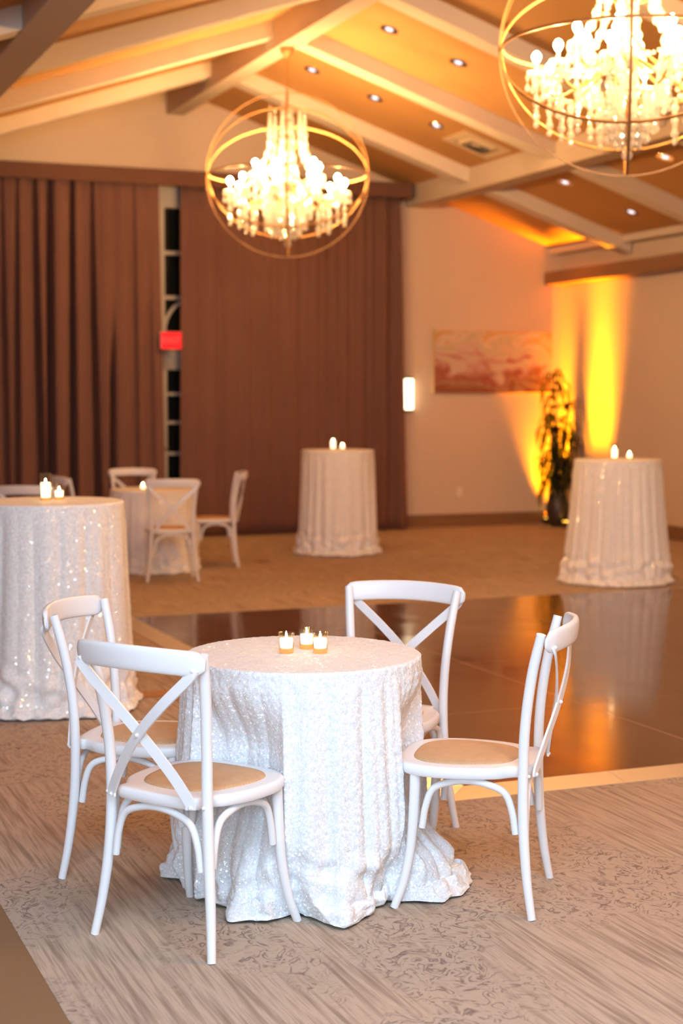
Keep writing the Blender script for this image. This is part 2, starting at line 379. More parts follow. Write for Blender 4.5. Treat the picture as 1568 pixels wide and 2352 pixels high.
b = MB(); b.box((9.92, YF, 3.03), (XR, YW, 3.19)); trim(b, M['wood_beam'], 'brown wooden beam along the top of the amber lit wall', bevel=.006)
b = MB(); b.box((9.98, YF, 3.42), (XR, YW, 3.50)); trim(b, M['rafter'], 'pale plate where the rafters meet the side wall', smooth=False)

# window and door seen in the gap between the curtains
b = MB(); b.box((OX0, YW - .02, 2.08), (OX0 + .12, YW + .1, OZ)); b.box((OX1 - .12, YW - .02, 2.08), (OX1, YW + .1, OZ)); b.box((OX0 + .12, YW - .02, 3.78), (OX1 - .12, YW + .1, OZ)); b.box((OX0 + .12, YW - .02, 2.08), (OX1 - .12, YW + .1, 2.34))
win = struct(b, 'window_1', M['frame_white'], 'white framed tall window showing between the curtains', bevel=.004)
b = MB(); b.box((OX0 + .12, YW + .05, 2.34), (OX1 - .12, YW + .06, 3.78)); b.build('pane', M['night_glass'], win, smooth=False)
b = MB()
for z in (3.27, 2.76): b.box((OX0 + .12, YW + .02, z - .022), (OX1 - .12, YW + .05, z + .022))
ac = [(OX0 + .12 + .87 * (.5 - .5 * math.cos(a)), YW + .035, 2.36 + .42 * math.sin(a)) for a in [PI * i / 16 for i in range(17)]]
b.sweep(ac, [(-.018, -.018), (.018, -.018), (.018, .018), (-.018, .018)], up=(0, 1, 0)); b.build('muntin', M['frame_white'], win, smooth=False)
b = MB(); b.box((OX0, YW - .01, 0), (OX0 + .14, YW + .09, 2.075)); b.box((OX1 - .14, YW - .01, 0), (OX1, YW + .09, 2.075)); b.box((OX0 + .14, YW - .01, 1.93), (OX1 - .14, YW + .09, 2.075)); b.box((OX0 + .14, YW - .01, 0), (OX1 - .14, YW + .09, .22))
dr = struct(b, 'door_1', M['frame_white'], 'white framed glazed door behind the gap of the curtains', bevel=.004)
b = MB(); b.box((OX0 + .14, YW + .04, .22), (OX1 - .14, YW + .05, 1.93)); b.build('pane', M['night_glass'], dr, smooth=False)
b = MB()
for z in (.6, .96, 1.32, 1.65): b.box((OX0 + .14, YW + .01, z - .018), (OX1 - .14, YW + .04, z + .018))
b.build('muntin', M['frame_white'], dr, smooth=False)
b = MB(); b.tube(spline([(4.90, YW - .02, 1.02), (4.90, YW - .06, 1.02), (4.97, YW - .065, 1.02)]), .009); b.box((4.88, YW - .02, .94), (4.92, YW - .01, 1.10)); b.build('handle', M['dark_metal'], dr)

# ------------------------------------------------------------------ curtains
def curtain(xa0, xa1, xb0, xb1, z0, z1, fold, yb, nx, nz=26):
    """top from xa0..xa1, bottom xb0..xb1"""
    b = MB(); vs = []; fs = []
    for k in range(nz + 1):
        t = k / nz; z = z1 + (z0 - z1) * t
        for i in range(nx + 1):
            u = i / nx
            x = (xa0 + (xa1 - xa0) * u) * (1 - t) + (xb0 + (xb1 - xb0) * u) * t
            vs.append((x, yb + fold(x, t), z))
    for k in range(nz):
        for i in range(nx):
            a = k * (nx + 1) + i; fs.append((a, a + nx + 1, a + nx + 2, a + 1))
    b.add(vs, fs); return b
VAL = [(2.0, .2, 0), (2.3, .25, 0), (2.6, .2, 0), (2.86, .28, 0), (3.04, .12, 0), (3.21, .14, 0), (3.40, .20, 0), (3.57, .30, 0), (3.82, .34, 0), (4.03, .22, 0), (4.28, .30, .42), (4.50, .07, 0), (4.66, .05, .2)]
def foldL(x, t):
    d = .0
    for i, (v, dep, t0) in enumerate(VAL):
        vx = v + (.05 * math.sin(i * 2.3)) * t; wdt = .028 + .016 * ((i * 37) % 5) / 5 + .022 * t
        q = abs(x - vx) / wdt
        if q < 1: d = max(d, dep * (.35 + .65 * min(1, t * 2.5)) * (sm(t0 - .1, t0 + .25, t) if t0 else 1) * (1 - q * q) ** 1.2)
    return d + .012 * math.sin(x * 31 + 2 * math.sin(x * 3.1)) + .022 * noise.noise((x * 5, t * 1.2, 0)) + .006 * noise.noise((x * 40, t, 3)) * (1 - t * .7)
def foldR(x, t):
    g = .028 * math.sin(x * 24 + 2.2 * math.sin(x * 2.3) + t * .6) + .014 * math.sin(x * 51 + 1.4) * (1 - .4 * t)
    edge = sm(6.55, 7.3, x)
    return g * (.55 + .75 * edge) + .03 * noise.noise((x * 3.2, t * 1.5, 7)) + .05 * edge * max(0, math.sin(x * 19)) 
b = curtain(1.55, 4.795, 1.55, 4.855, .015, 4.02, foldL, YW - .34, 520)
o = tag(b.build('curtain', M['curtain'], angle=180), 'brown floor length curtain with deep dark folds left of the exit sign', 'curtain')
o.modifiers.new('thick', 'SOLIDIFY').thickness = .006
b = curtain(5.085, 7.80, 5.05, 7.93, .015, 4.02, foldR, YW - .24, 420)
o = tag(b.build('curtain', M['curtain'], angle=180), 'wide brown floor length curtain right of the exit sign, behind the chandelier', 'curtain')
o.modifiers.new('thick', 'SOLIDIFY').thickness = .006
b = MB(); b.box((1.4, YW - .40, 3.98), (7.90, YW - .37, 4.155)); b.box((1.4, YW - .37, 4.125), (7.90, YW, 4.155)); b.box((7.87, YW - .37, 3.98), (7.90, YW, 4.125))
tag(b.build('curtain_valance', M['valance'], bevel=.004), 'long brown fabric valance box above both curtains', 'valance')

# ------------------------------------------------------------------ small wall and ceiling fixtures
e = empty('exit_sign', (4.895, YW - .46, 2.25), label='small lit red exit sign hanging in the gap between curtains', cat='sign')
b = MB(); b.box((-.122, .006, -.098), (.122, .045, .098)); b.build('housing', M['plastic'], e, bevel=.006)
b = MB(); b.box((-.119, -.002, -.095), (.119, .006, .095)); b.build('sign_face', M['red'], e, bevel=.003)
fc = bpy.data.curves.new('lettering', 'FONT'); fc.body = 'EXIT'; fc.size = .105; fc.align_x = 'CENTER'; fc.align_y = 'CENTER'; fc.extrude = .0015
ft = bpy.data.objects.new('lettering_curve', fc); C.objects.link(ft); bpy.context.view_layer.update()
fm = bpy.data.meshes.new_from_object(ft.evaluated_get(bpy.context.evaluated_depsgraph_get())); bpy.data.objects.remove(ft); bpy.data.curves.remove(fc)
fo = bpy.data.objects.new('lettering', fm); C.objects.link(fo); fo.parent = e; fo.location = (0, -.0035, 0); fo.rotation_euler = (PI / 2, 0, 0); fm.materials.clear(); fm.materials.append(M['redlet'])
b = MB(); b.tube([(.07, .04, .05), (.07, .45, .05)], .012); b.build('bracket', M['plastic'], e)

e = empty('wall_sconce', (7.985, YW, 1.65), label='small lit upright wall sconce beside the curtain edge', cat='sconce')
b = MB(); pr = [(-.085, 0), (-.085, -.06), (-.06, -.09), (0, -.10), (.06, -.09), (.085, -.06), (.085, 0)]
def prism(b, pr, z0, z1):
    n = len(pr); b.add([(x, y, z0) for x, y in pr] + [(x, y, z1) for x, y in pr], [tuple(range(n)), tuple(range(2 * n - 1, n - 1, -1))] + [(i, i + n, (i + 1) % n + n, (i + 1) % n) for i in range(n)])
prism(b, [(x, y) for x, y in pr], -.185, .185); b.build('diffuser', M['sconce'], e)
for z0 in (-.203, .186):
    b = MB(); prism(b, [(x * 1.06, y * 1.06) for x, y in pr], z0, z0 + .017); b.build('end_plate', M['dark_metal'], e)

e = empty('wall_outlet', (8.738, YW, .437), label='small ivory power outlet low on the back wall', cat='outlet')
b = MB(); b.box((-.038, -.008, -.06), (.038, 0, .06)); b.build('cover_plate', M['ivory'], e, bevel=.004)
for z in (-.024, .024):
    b = MB(); b.lathe([(.016, 0), (.016, .003), (.013, .004)], 14); b.build('socket', M['plastic'], e, loc=(0, -.008, z), rot=(PI / 2, 0, 0))

e = empty('abstract_painting', (9.185, YW, 2.05), label='wide unframed abstract canvas in peach, orange and maroon on back wall', cat='painting')
b = MB(); b.box((-.83, -.05, -.385), (.83, -.002, .395)); b.build('canvas', M['canvas_edge'], e, bevel=.004)
b = MB(); b.box((-.826, -.053, -.381), (.826, -.0505, .391)); b.build('painted_surface', M['painting'], e, smooth=False)

DL = [((5.78, 15.02), 'lit recessed downlight nearest the ridge, right slope, bay behind the far chandelier'),
      ((6.47, 15.02), 'middle of three recessed downlights in the bay with the air vent'),
      ((7.17, 15.02), 'recessed downlight just uphill of the square air vent'),
      ((8.70, 15.0), 'recessed downlight right of the purlin beam, bay nearest the gable wall'),
      ((9.54, 15.0), 'recessed downlight lowest on the right slope, near the brown wall beam'),
      ((5.79, 13.12), 'recessed downlight at the top of the picture, close to the ridge beam'),
      ((6.49, 13.14), 'recessed downlight second from the ridge, left of the near chandelier'),
      ((8.70, 13.09), 'recessed downlight partly behind the lower rim of the near chandelier'),
      ((4.40, 13.12), 'small downlight high on the left slope, near the ridge'),
      ((2.85, 13.12), 'small downlight low on the left slope, near the left purlin')]
proto = None
for (x, y), lab in DL:
    s = math.atan(SL) * (1 if x > RX else -1)
    if proto is None:
        e = empty('recessed_downlight', (x, y, roof(x)))
        b = MB(); b.lathe([(.062, .0), (.062, -.006), (.085, -.006), (.088, 0)], 22, cap=False); b.build('trim_ring', M['chrome'], e)
        b = MB(); b.lathe([(.062, -.001), (.045, -.0015), (.038, -.001)], 22, cap=False); b.build('reflector', M['chrome'], e)
        b = MB(); b.lathe([(.001, -.003), (.03, -.004), (.038, -.001), (.038, 0)], 18, cap=False); b.build('lens', M['lens'], e)
        proto = e
    else: e = copy_tree(proto, loc=(x, y, roof(x)))
    e.rotation_euler = (0, s, 0); tag(e, lab, 'downlight', 'recessed ceiling downlights')

e = empty('air_vent', (7.655, 15.05, roof(7.655)), label='square tan air vent with louvres in the right ceiling slope', cat='vent'); e.rotation_euler = (0, math.atan(SL), 0)
b = MB(); q = .28
for r0, r1, z0, z1 in ((q, q - .09, -.012, -.012),):
    for i in range(4):
        a = i * PI / 2; R = Matrix.Rotation(a, 3, 'Z')
        b.add([R @ Vector(p) for p in ((-r0, -r0, 0), (r0, -r0, 0), (r0, -r0, z0), (-r0, -r0, z0), (r1, -r1, z1), (-r1, -r1, z1))], [(0, 1, 2, 3), (3, 2, 4, 5)])
b.build('frame', M['vent'], e, smooth=False)
b = MB(); b.box((-.19, -.19, -.004), (.19, .19, -.001)); b.build('backing', M['vent_dark'], e, smooth=False)
for k in range(3):
    r0 = .17 - k * .055; b = MB(); r1 = r0 - .045
    for i in range(4):
        R = Matrix.Rotation(i * PI / 2, 3, 'Z')
        b.add([R @ Vector(p) for p in ((-r0, -r0, -.005), (r0, -r0, -.005), (r1, -r1, -.03), (-r1, -r1, -.03))], [(0, 1, 2, 3)])
    b.build('louvre', M['vent'] if k % 2 == 0 else M['vent_dark'], e, smooth=False)

# ------------------------------------------------------------------ dance floor
e = empty('dance_floor', (2.84, 5.66, 0), label='large glossy dark wood dance floor with gold edge strip', cat='dance floor')
DX, DY, TS = 7.2, 5.36, 1.34
b = MB(); b.box((0, 0, .0), (DX, DY, .0183)); b.build('underlay', M['seam'], e, smooth=False)
b = MB(); g = .004
for i in range(6):
    for j in range(4):
        x0, y0 = i * TS, j * TS; x1 = min(x0 + TS, DX)
        b.box((x0 + (g if i else 0), y0 + (g if j else 0), .0184), (x1 - g, y0 + TS - g, .019))
b.build('deck', M['dance'], e, smooth=False)
ss = .14
def strip(p, L, label=None):
    b = MB(); b.add(p, L); return b.build('edge_strip', M['trim_metal'], e, smooth=False)
def ramp_strip(a0, a1, o0, o1):
    z = .0195; return strip([(*a0, z), (*a1, z), (*o1, .002), (*o0, .002), (*a0, 0), (*a1, 0), (*o1, 0), (*o0, 0)], [(0, 1, 2, 3), (3, 2, 6, 7), (0, 3, 7, 4), (1, 5, 6, 2), (0, 4, 5, 1), (7, 6, 5, 4)])
sg = [0, .68, 2.02, 3.36, 4.7, 6.04, DX]
for i in range(6):
    x0, x1 = sg[i] + (.002 if i else 0), sg[i + 1]
    ramp_strip((x1, 0), (x0, 0), (x1, -ss), (x0 if i else -ss, -ss))
for j in range(4): ramp_strip((0, j * TS + .002), (0, j * TS + TS), (-ss, (j * TS + .002) if j else -ss), (-ss, j * TS + TS + (ss if j == 3 else 0)))
for i in range(5): ramp_strip((i * TS + .002, DY), (min((i + 1) * TS, DX), DY), ((i * TS + .002) if i else -ss, DY + ss * .3), (min((i + 1) * TS, DX), DY + ss * .3))

b = MB(); b.box((2.06, 8.08, 0), (2.36, 8.24, .006)); tag(b.build('floor_box_cover', M['brass'], bevel=.002), 'brown rectangular floor outlet cover beside the tall left table', 'floor cover')
b = MB(); b.box((4.98, 14.5, 0), (5.12, 14.64, .006)); tag(b.build('floor_box_cover', M['brass'], bevel=.002), 'small dark floor outlet cover on the carpet left of the far tall table', 'floor cover')

# ------------------------------------------------------------------ chair
def make_chair():
    e = empty('cross_back_chair', (0, 0, 0))
    Wt = M['white']
    # seat frame
    half = [(.0, .230), (.08, .227), (.145, .210), (.192, .170), (.218, .105), (.222, .03), (.212, -.05), (.192, -.11), (.165, -.145), (.150, -.170), (.148, -.200), (.10, -.214), (0, -.220)]
    out = spline([(x, y, 0) for x, y in half], 4)
    ring = [(p.x, p.y) for p in out] + [(-p.x, p.y) for p in out[-2:0:-1]]
    n = len(ring); b = MB(); layers = [(1 - .02, .424), (1.0, .430), (1.0, .450), (.975, .4575), (.93, .4585)]
    vs = []; cyy = .01
    for s, z in layers: vs += [(x * s, cyy + (y - cyy) * s, z) for x, y in ring]
    fs = [tuple(range(n - 1, -1, -1))]
    for k in range(len(layers) - 1): fs += [(k * n + i, k * n + (i + 1) % n, (k + 1) * n + (i + 1) % n, (k + 1) * n + i) for i in range(n)]
    fs.append(tuple((len(layers) - 1) * n + i for i in range(n)))
    b.add(vs, fs); b.build('seat_frame', Wt, e, angle=50)
    # woven pad
    ph = [(0, .182), (.07, .178), (.125, .158), (.160, .115), (.170, .05), (.160, -.02), (.140, -.085), (.105, -.130), (.05, -.150), (0, -.155)]
    po = spline([(x, y, 0) for x, y in ph], 4); pr = [(p.x, p.y) for p in po] + [(-p.x, p.y) for p in po[-2:0:-1]]
    n = len(pr); b = MB(); vs = []; fs = []; Ls = [(1.0, .4575), (.985, .4625), (.9, .4665), (.7, .471), (.4, .474), (.12, .475)]
    for s, z in Ls: vs += [(x * s, y * s + .012 * (1 - s), z) for x, y in pr]
    for k in range(len(Ls) - 1): fs += [(k * n + i, k * n + (i + 1) % n, (k + 1) * n + (i + 1) % n, (k + 1) * n + i) for i in range(n)]
    fs.append(tuple((len(Ls) - 1) * n + i for i in range(n)))
    b.add(vs, fs); o = b.build('seat_pad', M['rattan'], e, angle=180); o['label'] = 'woven tan rattan seat panel'
    for s in (1, -1):
        p = spline([(s * .223, -.226, 0), (s * .206, -.207, .12), (s * .189, -.193, .28), (s * .182, -.190, .45), (s * .186, -.196, .60), (s * .199, -.216, .75), (s * .216, -.246, .885)], 8)
        b = MB(); k = len(p); b.tube(p, .0165, 14, scales=[.80 + .2 * sm(0, .35, i / k) - .12 * sm(.85, 1, i / k) for i in range(k)])
        b.ball((s * .182, -.208, .437), .006, 8, 4); b.build('post', Wt, e, angle=60)
        p = spline([(s * .178, .150, .428), (s * .181, .154, .32), (s * .186, .163, .19), (s * .198, .183, .08), (s * .212, .210, 0)], 8)
        b = MB(); k = len(p); b.tube(p, .0165, 14, scales=[1.05 - .27 * (i / k) for i in range(k)]); b.build('leg', Wt, e, angle=60)
    # top rail, bowed backwards, fixed behind the posts
    pts = []
    for i in range(25):
        u = -1 + i / 12; pts.append((u * .238, -.264 - .058 * (1 - u * u) - (.0 if abs(u) < .9 else 0), (.861 + .010 * (1 - u * u))))
    prof = [(.0125 * math.copysign(abs(math.cos(a)) ** .6, math.cos(a)), .037 * math.copysign(abs(math.sin(a)) ** .75, math.sin(a))) for a in [2 * PI * q / 20 for q in range(20)]]
    sc = [.45 + .55 * min(1, ((1 - abs(-1 + i / 12)) * 9) ** .5) for i in range(25)]
    b = MB(); b.sweep(pts, prof, up=(0, -.12, 1), scales=sc); b.build('back_rail', Wt, e, angle=60)
    for s in (1, -1):
        off = .0055 * s
        p = spline([(s * .212, -.283 , .850), (s * .196, -.288, .822), (s * .10, -.287 - off, .735), (0, -.272 - off, .640), (-s * .09, -.245 - off * .6, .535), (-s * .145, -.226, .455), (-s * .150, -.224, .432)], 6)
        b = MB(); b.sweep(p, [(-.016, -.0035), (.016, -.0035), (.016, .0035), (-.016, .0035)], up=(0, -1, .15))
        for q in (p[1], p[-3]): b.ball((q.x, q.y - .004, q.z), .0065, 8, 4)
        if s == 1: q = p[18]; b.ball((q.x, q.y - .006, q.z), .0065, 8, 4)
        b.build('cross_slat', Wt, e, angle=35)
    def arch(A, B, drop, up_, inn):
        A, B = Vector(A), Vector(B); d = (B - A); L = d.length; d.normalize(); I = Vector(inn)
        q = [A + I * .0 + Vector((0, 0, -drop)), A + d * .012 + Vector((0, 0, -drop * .55)), A + d * L * .12 + Vector((0, 0, -drop * .2)), A + d * L * .30 + Vector((0, 0, -.008)), A + d * L * .5,
             A + d * L * .70 + Vector((0, 0, -.008)), A + d * L * .88 + Vector((0, 0, -drop * .2)), B - d * .012 + Vector((0, 0, -drop * .55)), B + Vector((0, 0, -drop))]
        b = MB(); b.tube(spline(q, 6), .0115, 10); b.build('arch_brace', Wt, e, angle=60)
    arch((-.162, -.196, .412), (.162, -.196, .412), .165, 0, (0, 0, 0))
    arch((-.158, .152, .412), (.158, .152, .412), .150, 0, (0, 0, 0))
    arch((.182, -.168, .412), (.178, .128, .412), .158, 0, (0, 0, 0))
    arch((-.182, -.168, .412), (-.178, .128, .412), .158, 0, (0, 0, 0))
    return e
chair0 = make_chair()
G1, G2 = 'white cross back chairs around the front table', 'white cross back chairs around the far low table'
T0 = (1.81, 4.80)
FRONT = [(1.355, 4.474, 34.1), (2.267, 4.462, 143.4), (2.249, 5.172, 226.2), (1.381, 5.157, -36.1)]
CH = [(*FRONT[0], 'white cross back chair nearest the camera, seen from behind, left of the front table', G1),
      (*FRONT[1], 'white cross back chair in profile on the right of the front table', G1),
      (*FRONT[2], 'white cross back chair behind the front table, beside the dance floor', G1),
      (*FRONT[3], 'white cross back chair behind the nearest chair, beside the tall left table', G1),
      (3.80, 13.37, 78, 'far white chair with its back to the camera, before the far low table', G2),
      (4.50, 14.36, 166, 'far white chair in profile on the right of the far low table', G2),
      (3.90, 14.95, -98, 'far white chair facing the camera behind the far low table', G2),
      (3.22, 14.05, 6, 'far white chair in profile left of the far low table, above two candles', G2),
      (2.50, 12.80, 62, 'white chair whose top rail shows behind the tall left table, at picture edge', 'white chairs half hidden behind the left table')]
for i, (x, y, a, lab, g) in enumerate(CH):
    o = chair0 if i == 0 else copy_tree(chair0)
    o.location = (x, y, 0); o.rotation_euler = (0, 0, math.radians(a - 90)); tag(o, lab, 'chair', g)

# ------------------------------------------------------------------ tablecloths
def pnoise(a, f, z, seed): return noise.noise((math.cos(a) * f, math.sin(a) * f, z + seed * 17.3))
def interp(tab, a):
    a = (a - tab[0][0]) % 360 + tab[0][0]
    T = tab + [(tab[0][0] + 360, tab[0][1])]
    for (a0, r0), (a1, r1) in zip(T, T[1:]):
        if a0 <= a <= a1:
            t = (a - a0) / (a1 - a0); t = t * t * (3 - 2 * t); return r0 + (r1 - r0) * t
    return tab[0][1]
def folds(a, seed, nf, z):
    x = a * nf + 1.7 * pnoise(a, 1.6, z * .25, seed) + 1.3 * math.sin(a * 3 + seed)
    f = 1 - abs(math.sin(x / 2)) ** .8 * 2
    return -.6 * f + .45 * pnoise(a, nf * .24, z * .5, seed + 3) - .17 * (1 - 2 * abs(math.sin(x * .93 + 1.1 * math.sin(a * 5))))
def cloth(name, loc, H, R, seed, nf, amp, flare, hem, material, nseg=360, ndown=70, rough=.0, chairs=None, rise=.05, drop_share=.86):
    b = MB(); vs = []; fs = []
    rings = []
    nt = 70 if rough else 8
    for k in range(nt): rings.append(('t', k / nt))
    for k in range(ndown + 1): rings.append(('s', k / ndown))
    vs.append((0, 0, H))
    for kind, t in rings:
        if kind == 't' and t == 0: continue
        for i in range(nseg):
            a = 2 * PI * i / nseg; ad = math.degrees(a)
            if kind == 't':
                r = (R - .012) * t; z = H
            else:
                r0 = hem(ad)
                if t < .05:
                    q = t / .05 * PI / 2; r = R - .012 + .012 * math.sin(q); z = H - .012 * (1 - math.cos(q))
                else:
                    u = (t - .05) / .95
                    fo = folds(a, seed, nf, u * 2) 
                    if u < drop_share:
                        v = u / drop_share; z = (H - .012) * (1 - v) + rise * v
                        r = R + flare * v ** 1.4 + amp * (.30 + .70 * v ** .8) * fo * sm(0, .12, v)
                        # the cloth runs over to the hem at the foot
                        wv = sm(.72, 1, v); r = r * (1 - wv * .55) + (r0 - .035 + amp * .5 * fo) * wv * .55
                        if v > .72: r += .036 * noise.noise((math.cos(a) * 6, math.sin(a) * 7, z * 16 + seed)) * sm(.72, .9, v)
                    else:
                        v = (u - drop_share) / (1 - drop_share)
                        fo2 = folds(a, seed, nf, drop_share * 2)
                        rs = (R + flare + amp * fo2) * .45 + (r0 - .035 + amp * .5 * fo2) * .55
                        rs += .036 * noise.noise((math.cos(a) * 6, math.sin(a) * 7, rise * 16 + seed)) * (1 - v); r = rs + (r0 - rs) * v + .012 * math.sin(v * PI) + .018 * noise.noise((math.cos(a) * 9, math.sin(a) * 9, v * 2 + seed))
                        z = rise * (1 - v) ** 1.5 + .008 * sm(0, .2, v) + .045 * max(0, noise.noise((math.cos(a) * 6.5, math.sin(a) * 6.5, v * 2.1 + seed + 5))) * math.sin(min(1, v * 1.25) * PI) + .018 * abs(noise.noise((math.cos(a) * 8, math.sin(a) * 8, v * 3 + seed))) * (1 - v * .4) * sm(0, .25, v)
            x, y = math.cos(a) * r, math.sin(a) * r
            if chairs and kind == 's':
                for (cx, cyy, ca) in chairs:
                    dx, dy = x + loc[0] - cx, y + loc[1] - cyy; c, s = math.cos(math.radians(ca)), math.sin(math.radians(ca))
                    fy = dx * c + dy * s; fx = dx * s - dy * c
                    # distance into the seat (circle of the seat front) along the way to the table centre
                    Rm = .258; d2 = math.hypot(fx, fy)
                    wz = sm(.72, .50, z) * (1 if z > .40 else sm(.05, .40, z) * .75 + .0)
                    if d2 < Rm and wz > 0:
                        # pull the point towards the table axis until it leaves the seat
                        ux, uy = -x / r, -y / r; px, py = dx, dy
                        bq = px * ux + py * uy; cq = px * px + py * py - Rm * Rm
                        sft = -bq + math.sqrt(max(0, bq * bq - cq)); x += ux * sft * wz; y += uy * sft * wz
                        x -= math.cos(a) * amp * .55 * (1 - fo) * wz * .6; y -= math.sin(a) * amp * .55 * (1 - fo) * wz * .6
                    for lx in (-1, 1):
                        lz = max(0, min(1, z / .43)); lxx = lx * (.212 - .034 * min(1, lz * 1.7)); ly = .208 - .058 * min(1, lz * 1.7)
                        wx = cx + ly * c + lxx * s - loc[0]; wy = cyy + ly * s - lxx * c - loc[1]
                        if z < .45:
                            rl = math.hypot(wx, wy); al = math.atan2(wy, wx); da = (math.atan2(y, x) - al + PI) % (2 * PI) - PI
                            rr = math.hypot(x, y); lim = rl - .030 + (abs(da) / .16) ** 2 * .06
                            if abs(da) < .24 and rr > lim: x *= lim / rr; y *= lim / rr
            if rough:
                n1 = noise.noise((x * 70 + 3, y * 70, z * 70)); n2 = noise.noise((x * 150, y * 150, z * 150 + 9))
                dsp = rough * (n1 + .7 * n2)
                if kind == 't': z += dsp * .35
                else: x += math.cos(a) * dsp; y += math.sin(a) * dsp; z += dsp * .4
            vs.append((x, y, max(z, .003)))
    m = len(rings) - 1
    fs += [(0, 1 + i, 1 + (i + 1) % nseg) for i in range(nseg)]
    for k in range(m - 1):
        o0 = 1 + k * nseg; o1 = o0 + nseg
        fs += [(o0 + i, o1 + i, o1 + (i + 1) % nseg, o0 + (i + 1) % nseg) for i in range(nseg)]
    b.add(vs, fs); o = b.build(name, material, angle=180); o.location = (*loc, 0); return o
HEM = [(-180, .45), (-173, .42), (-160, .385), (-148, .39), (-138, .49), (-127, .465), (-113, .415), (-104, .49), (-97, .53), (-84, .45), (-73, .385), (-66, .36), (-60, .45), (-54, .52), (-35, .56), (-10, .57), (15, .50), (35, .45), (60, .52), (90, .46), (120, .53), (145, .45), (166, .49)]
o = cloth('tablecloth', T0, .762, .392, 3.0, 25, .024, .045, lambda a: interp(HEM, a), M['sequin'], 720, 170, .0022, FRONT, .055, .84)
tag(o, 'white sequin cloth draped over the low round table in the foreground', 'tablecloth')
o = cloth('tablecloth', (1.654, 8.09), 1.07, .380, 5.0, 15, .026, .035, lambda a: .47 + .06 * pnoise(math.radians(a), 1.5, 0, 4), M['sequin2'], 480, 110, .0012, None, .05, .9)
tag(o, 'white sequin cloth over the tall round table cut by the left picture edge', 'tablecloth')
o = cloth('tablecloth', (6.05, 15.0), 1.07, .375, 8.0, 21, .022, .030, lambda a: .44 + .04 * pnoise(math.radians(a), 2.5, 0, 8), M['sequin2'], 360, 80, 0, None, .05, .92)
tag(o, 'white sequin cloth over the far tall table in front of the curtain', 'tablecloth')
o = cloth('tablecloth', (7.37, 11.75), 1.07, .380, 12.0, 25, .021, .085, lambda a: .50 + .04 * pnoise(math.radians(a), 3, 0, 2), M['sequin2'], 400, 80, 0, None, .04, .93)
tag(o, 'white sequin cloth over the tall table before the amber lit corner', 'tablecloth')
o = cloth('tablecloth', (3.845, 14.15), .762, .388, 15.0, 16, .024, .035, lambda a: .455 + .04 * pnoise(math.radians(a), 3, 0, 6), M['sequin2'], 300, 70, 0, [c[:3] for c in CH[4:8]], .05, .9)
tag(o, 'white sequin cloth over the far low table ringed by chairs', 'tablecloth')

# ------------------------------------------------------------------ candles
def candle(h, r, wax_h, name):
    e = empty(name, (0, 0, 0))
    b = MB(); th = .003
    b.lathe([(.002, .0005), (r * .90, .0005), (r * .93, .004), (r, h), (r - th, h), (r * .93 - th, .010), (.002, .010)], 28, cap=False); b.build('glass_holder', M['glass'], e, angle=40)
    b = MB(); b.lathe([(.001, .0158), (r * .90 - .004, .0162), (r - .0042, wax_h - .003), (r - .006, wax_h), (.001, wax_h - .002)], 24, cap=False); wx = b.build('wax', M['wax'], e)
    b = MB(); b.lathe([(.001, .0012), (r * .90 - .002, .0012), (r * .92 - .002, .014), (.001, .0152)], 24, cap=False); b.build('glass_base', M['glow_tint_glass'], e)
    b = MB(); z = wax_h - .002
    b.lathe([(.0008, z + .004), (.0036, z + .007), (.0042, z + .010), (.0024, z + .017), (.0005, z + .023)], 10, cap=False); b.build('flame', M['flame'], e)
    b = MB(); b.tube([(0, 0, z - .001), (.0004, 0, z + .006)], .0008, 6); b.build('wick', M['dark_metal'], e)
    return e
v0 = candle(.068, .0268, .047, 'votive_candle'); t0 = candle(.142, .030, .092, 'pillar_candle')
S0 = .762
VOT = [((1.759, 4.815, .7640), 'left of three lit votive candles on the front table', 'votive candles on the front table'),
       ((1.853, 4.872, .7640), 'rear of three lit votive candles on the front table', 'votive candles on the front table'),
       ((1.862, 4.772, .7640), 'right of three lit votive candles on the front table', 'votive candles on the front table'),
       ((1.712, 8.14, 1.0715), 'short lit votive candle beside the tall glass candle, left table', 'candles on the tall left table'),
       ((6.085, 14.96, 1.0705), 'short lit votive candle on the far tall table before the curtain', 'candles on the far tall table'),
       ((7.455, 11.70, 1.0705), 'short lit votive candle right of the tall one, before the amber lit corner', 'candles on the right tall table'),
       ((3.70, 13.93, .7625), 'lit votive candle on the far low table between chairs', None)]
for i, (p, lab, g) in enumerate(VOT):
    o = v0 if i == 0 else copy_tree(v0)
    o.location = p; tag(o, lab, 'candle', g)
PIL = [((1.635, 8.11, 1.0715), 'tall lit candle in a glass cylinder on the tall left table', 'candles on the tall left table'),
       ((6.005, 15.02, 1.0705), 'tall lit candle in a glass cylinder on the far tall table', 'candles on the far tall table'),
       ((7.335, 11.75, 1.0705), 'tall lit candle in a glass cylinder before the amber lit corner', 'candles on the right tall table')]
for i, (p, lab, g) in enumerate(PIL):
    o = t0 if i == 0 else copy_tree(t0)
    o.location = p; tag(o, lab, 'candle', g)

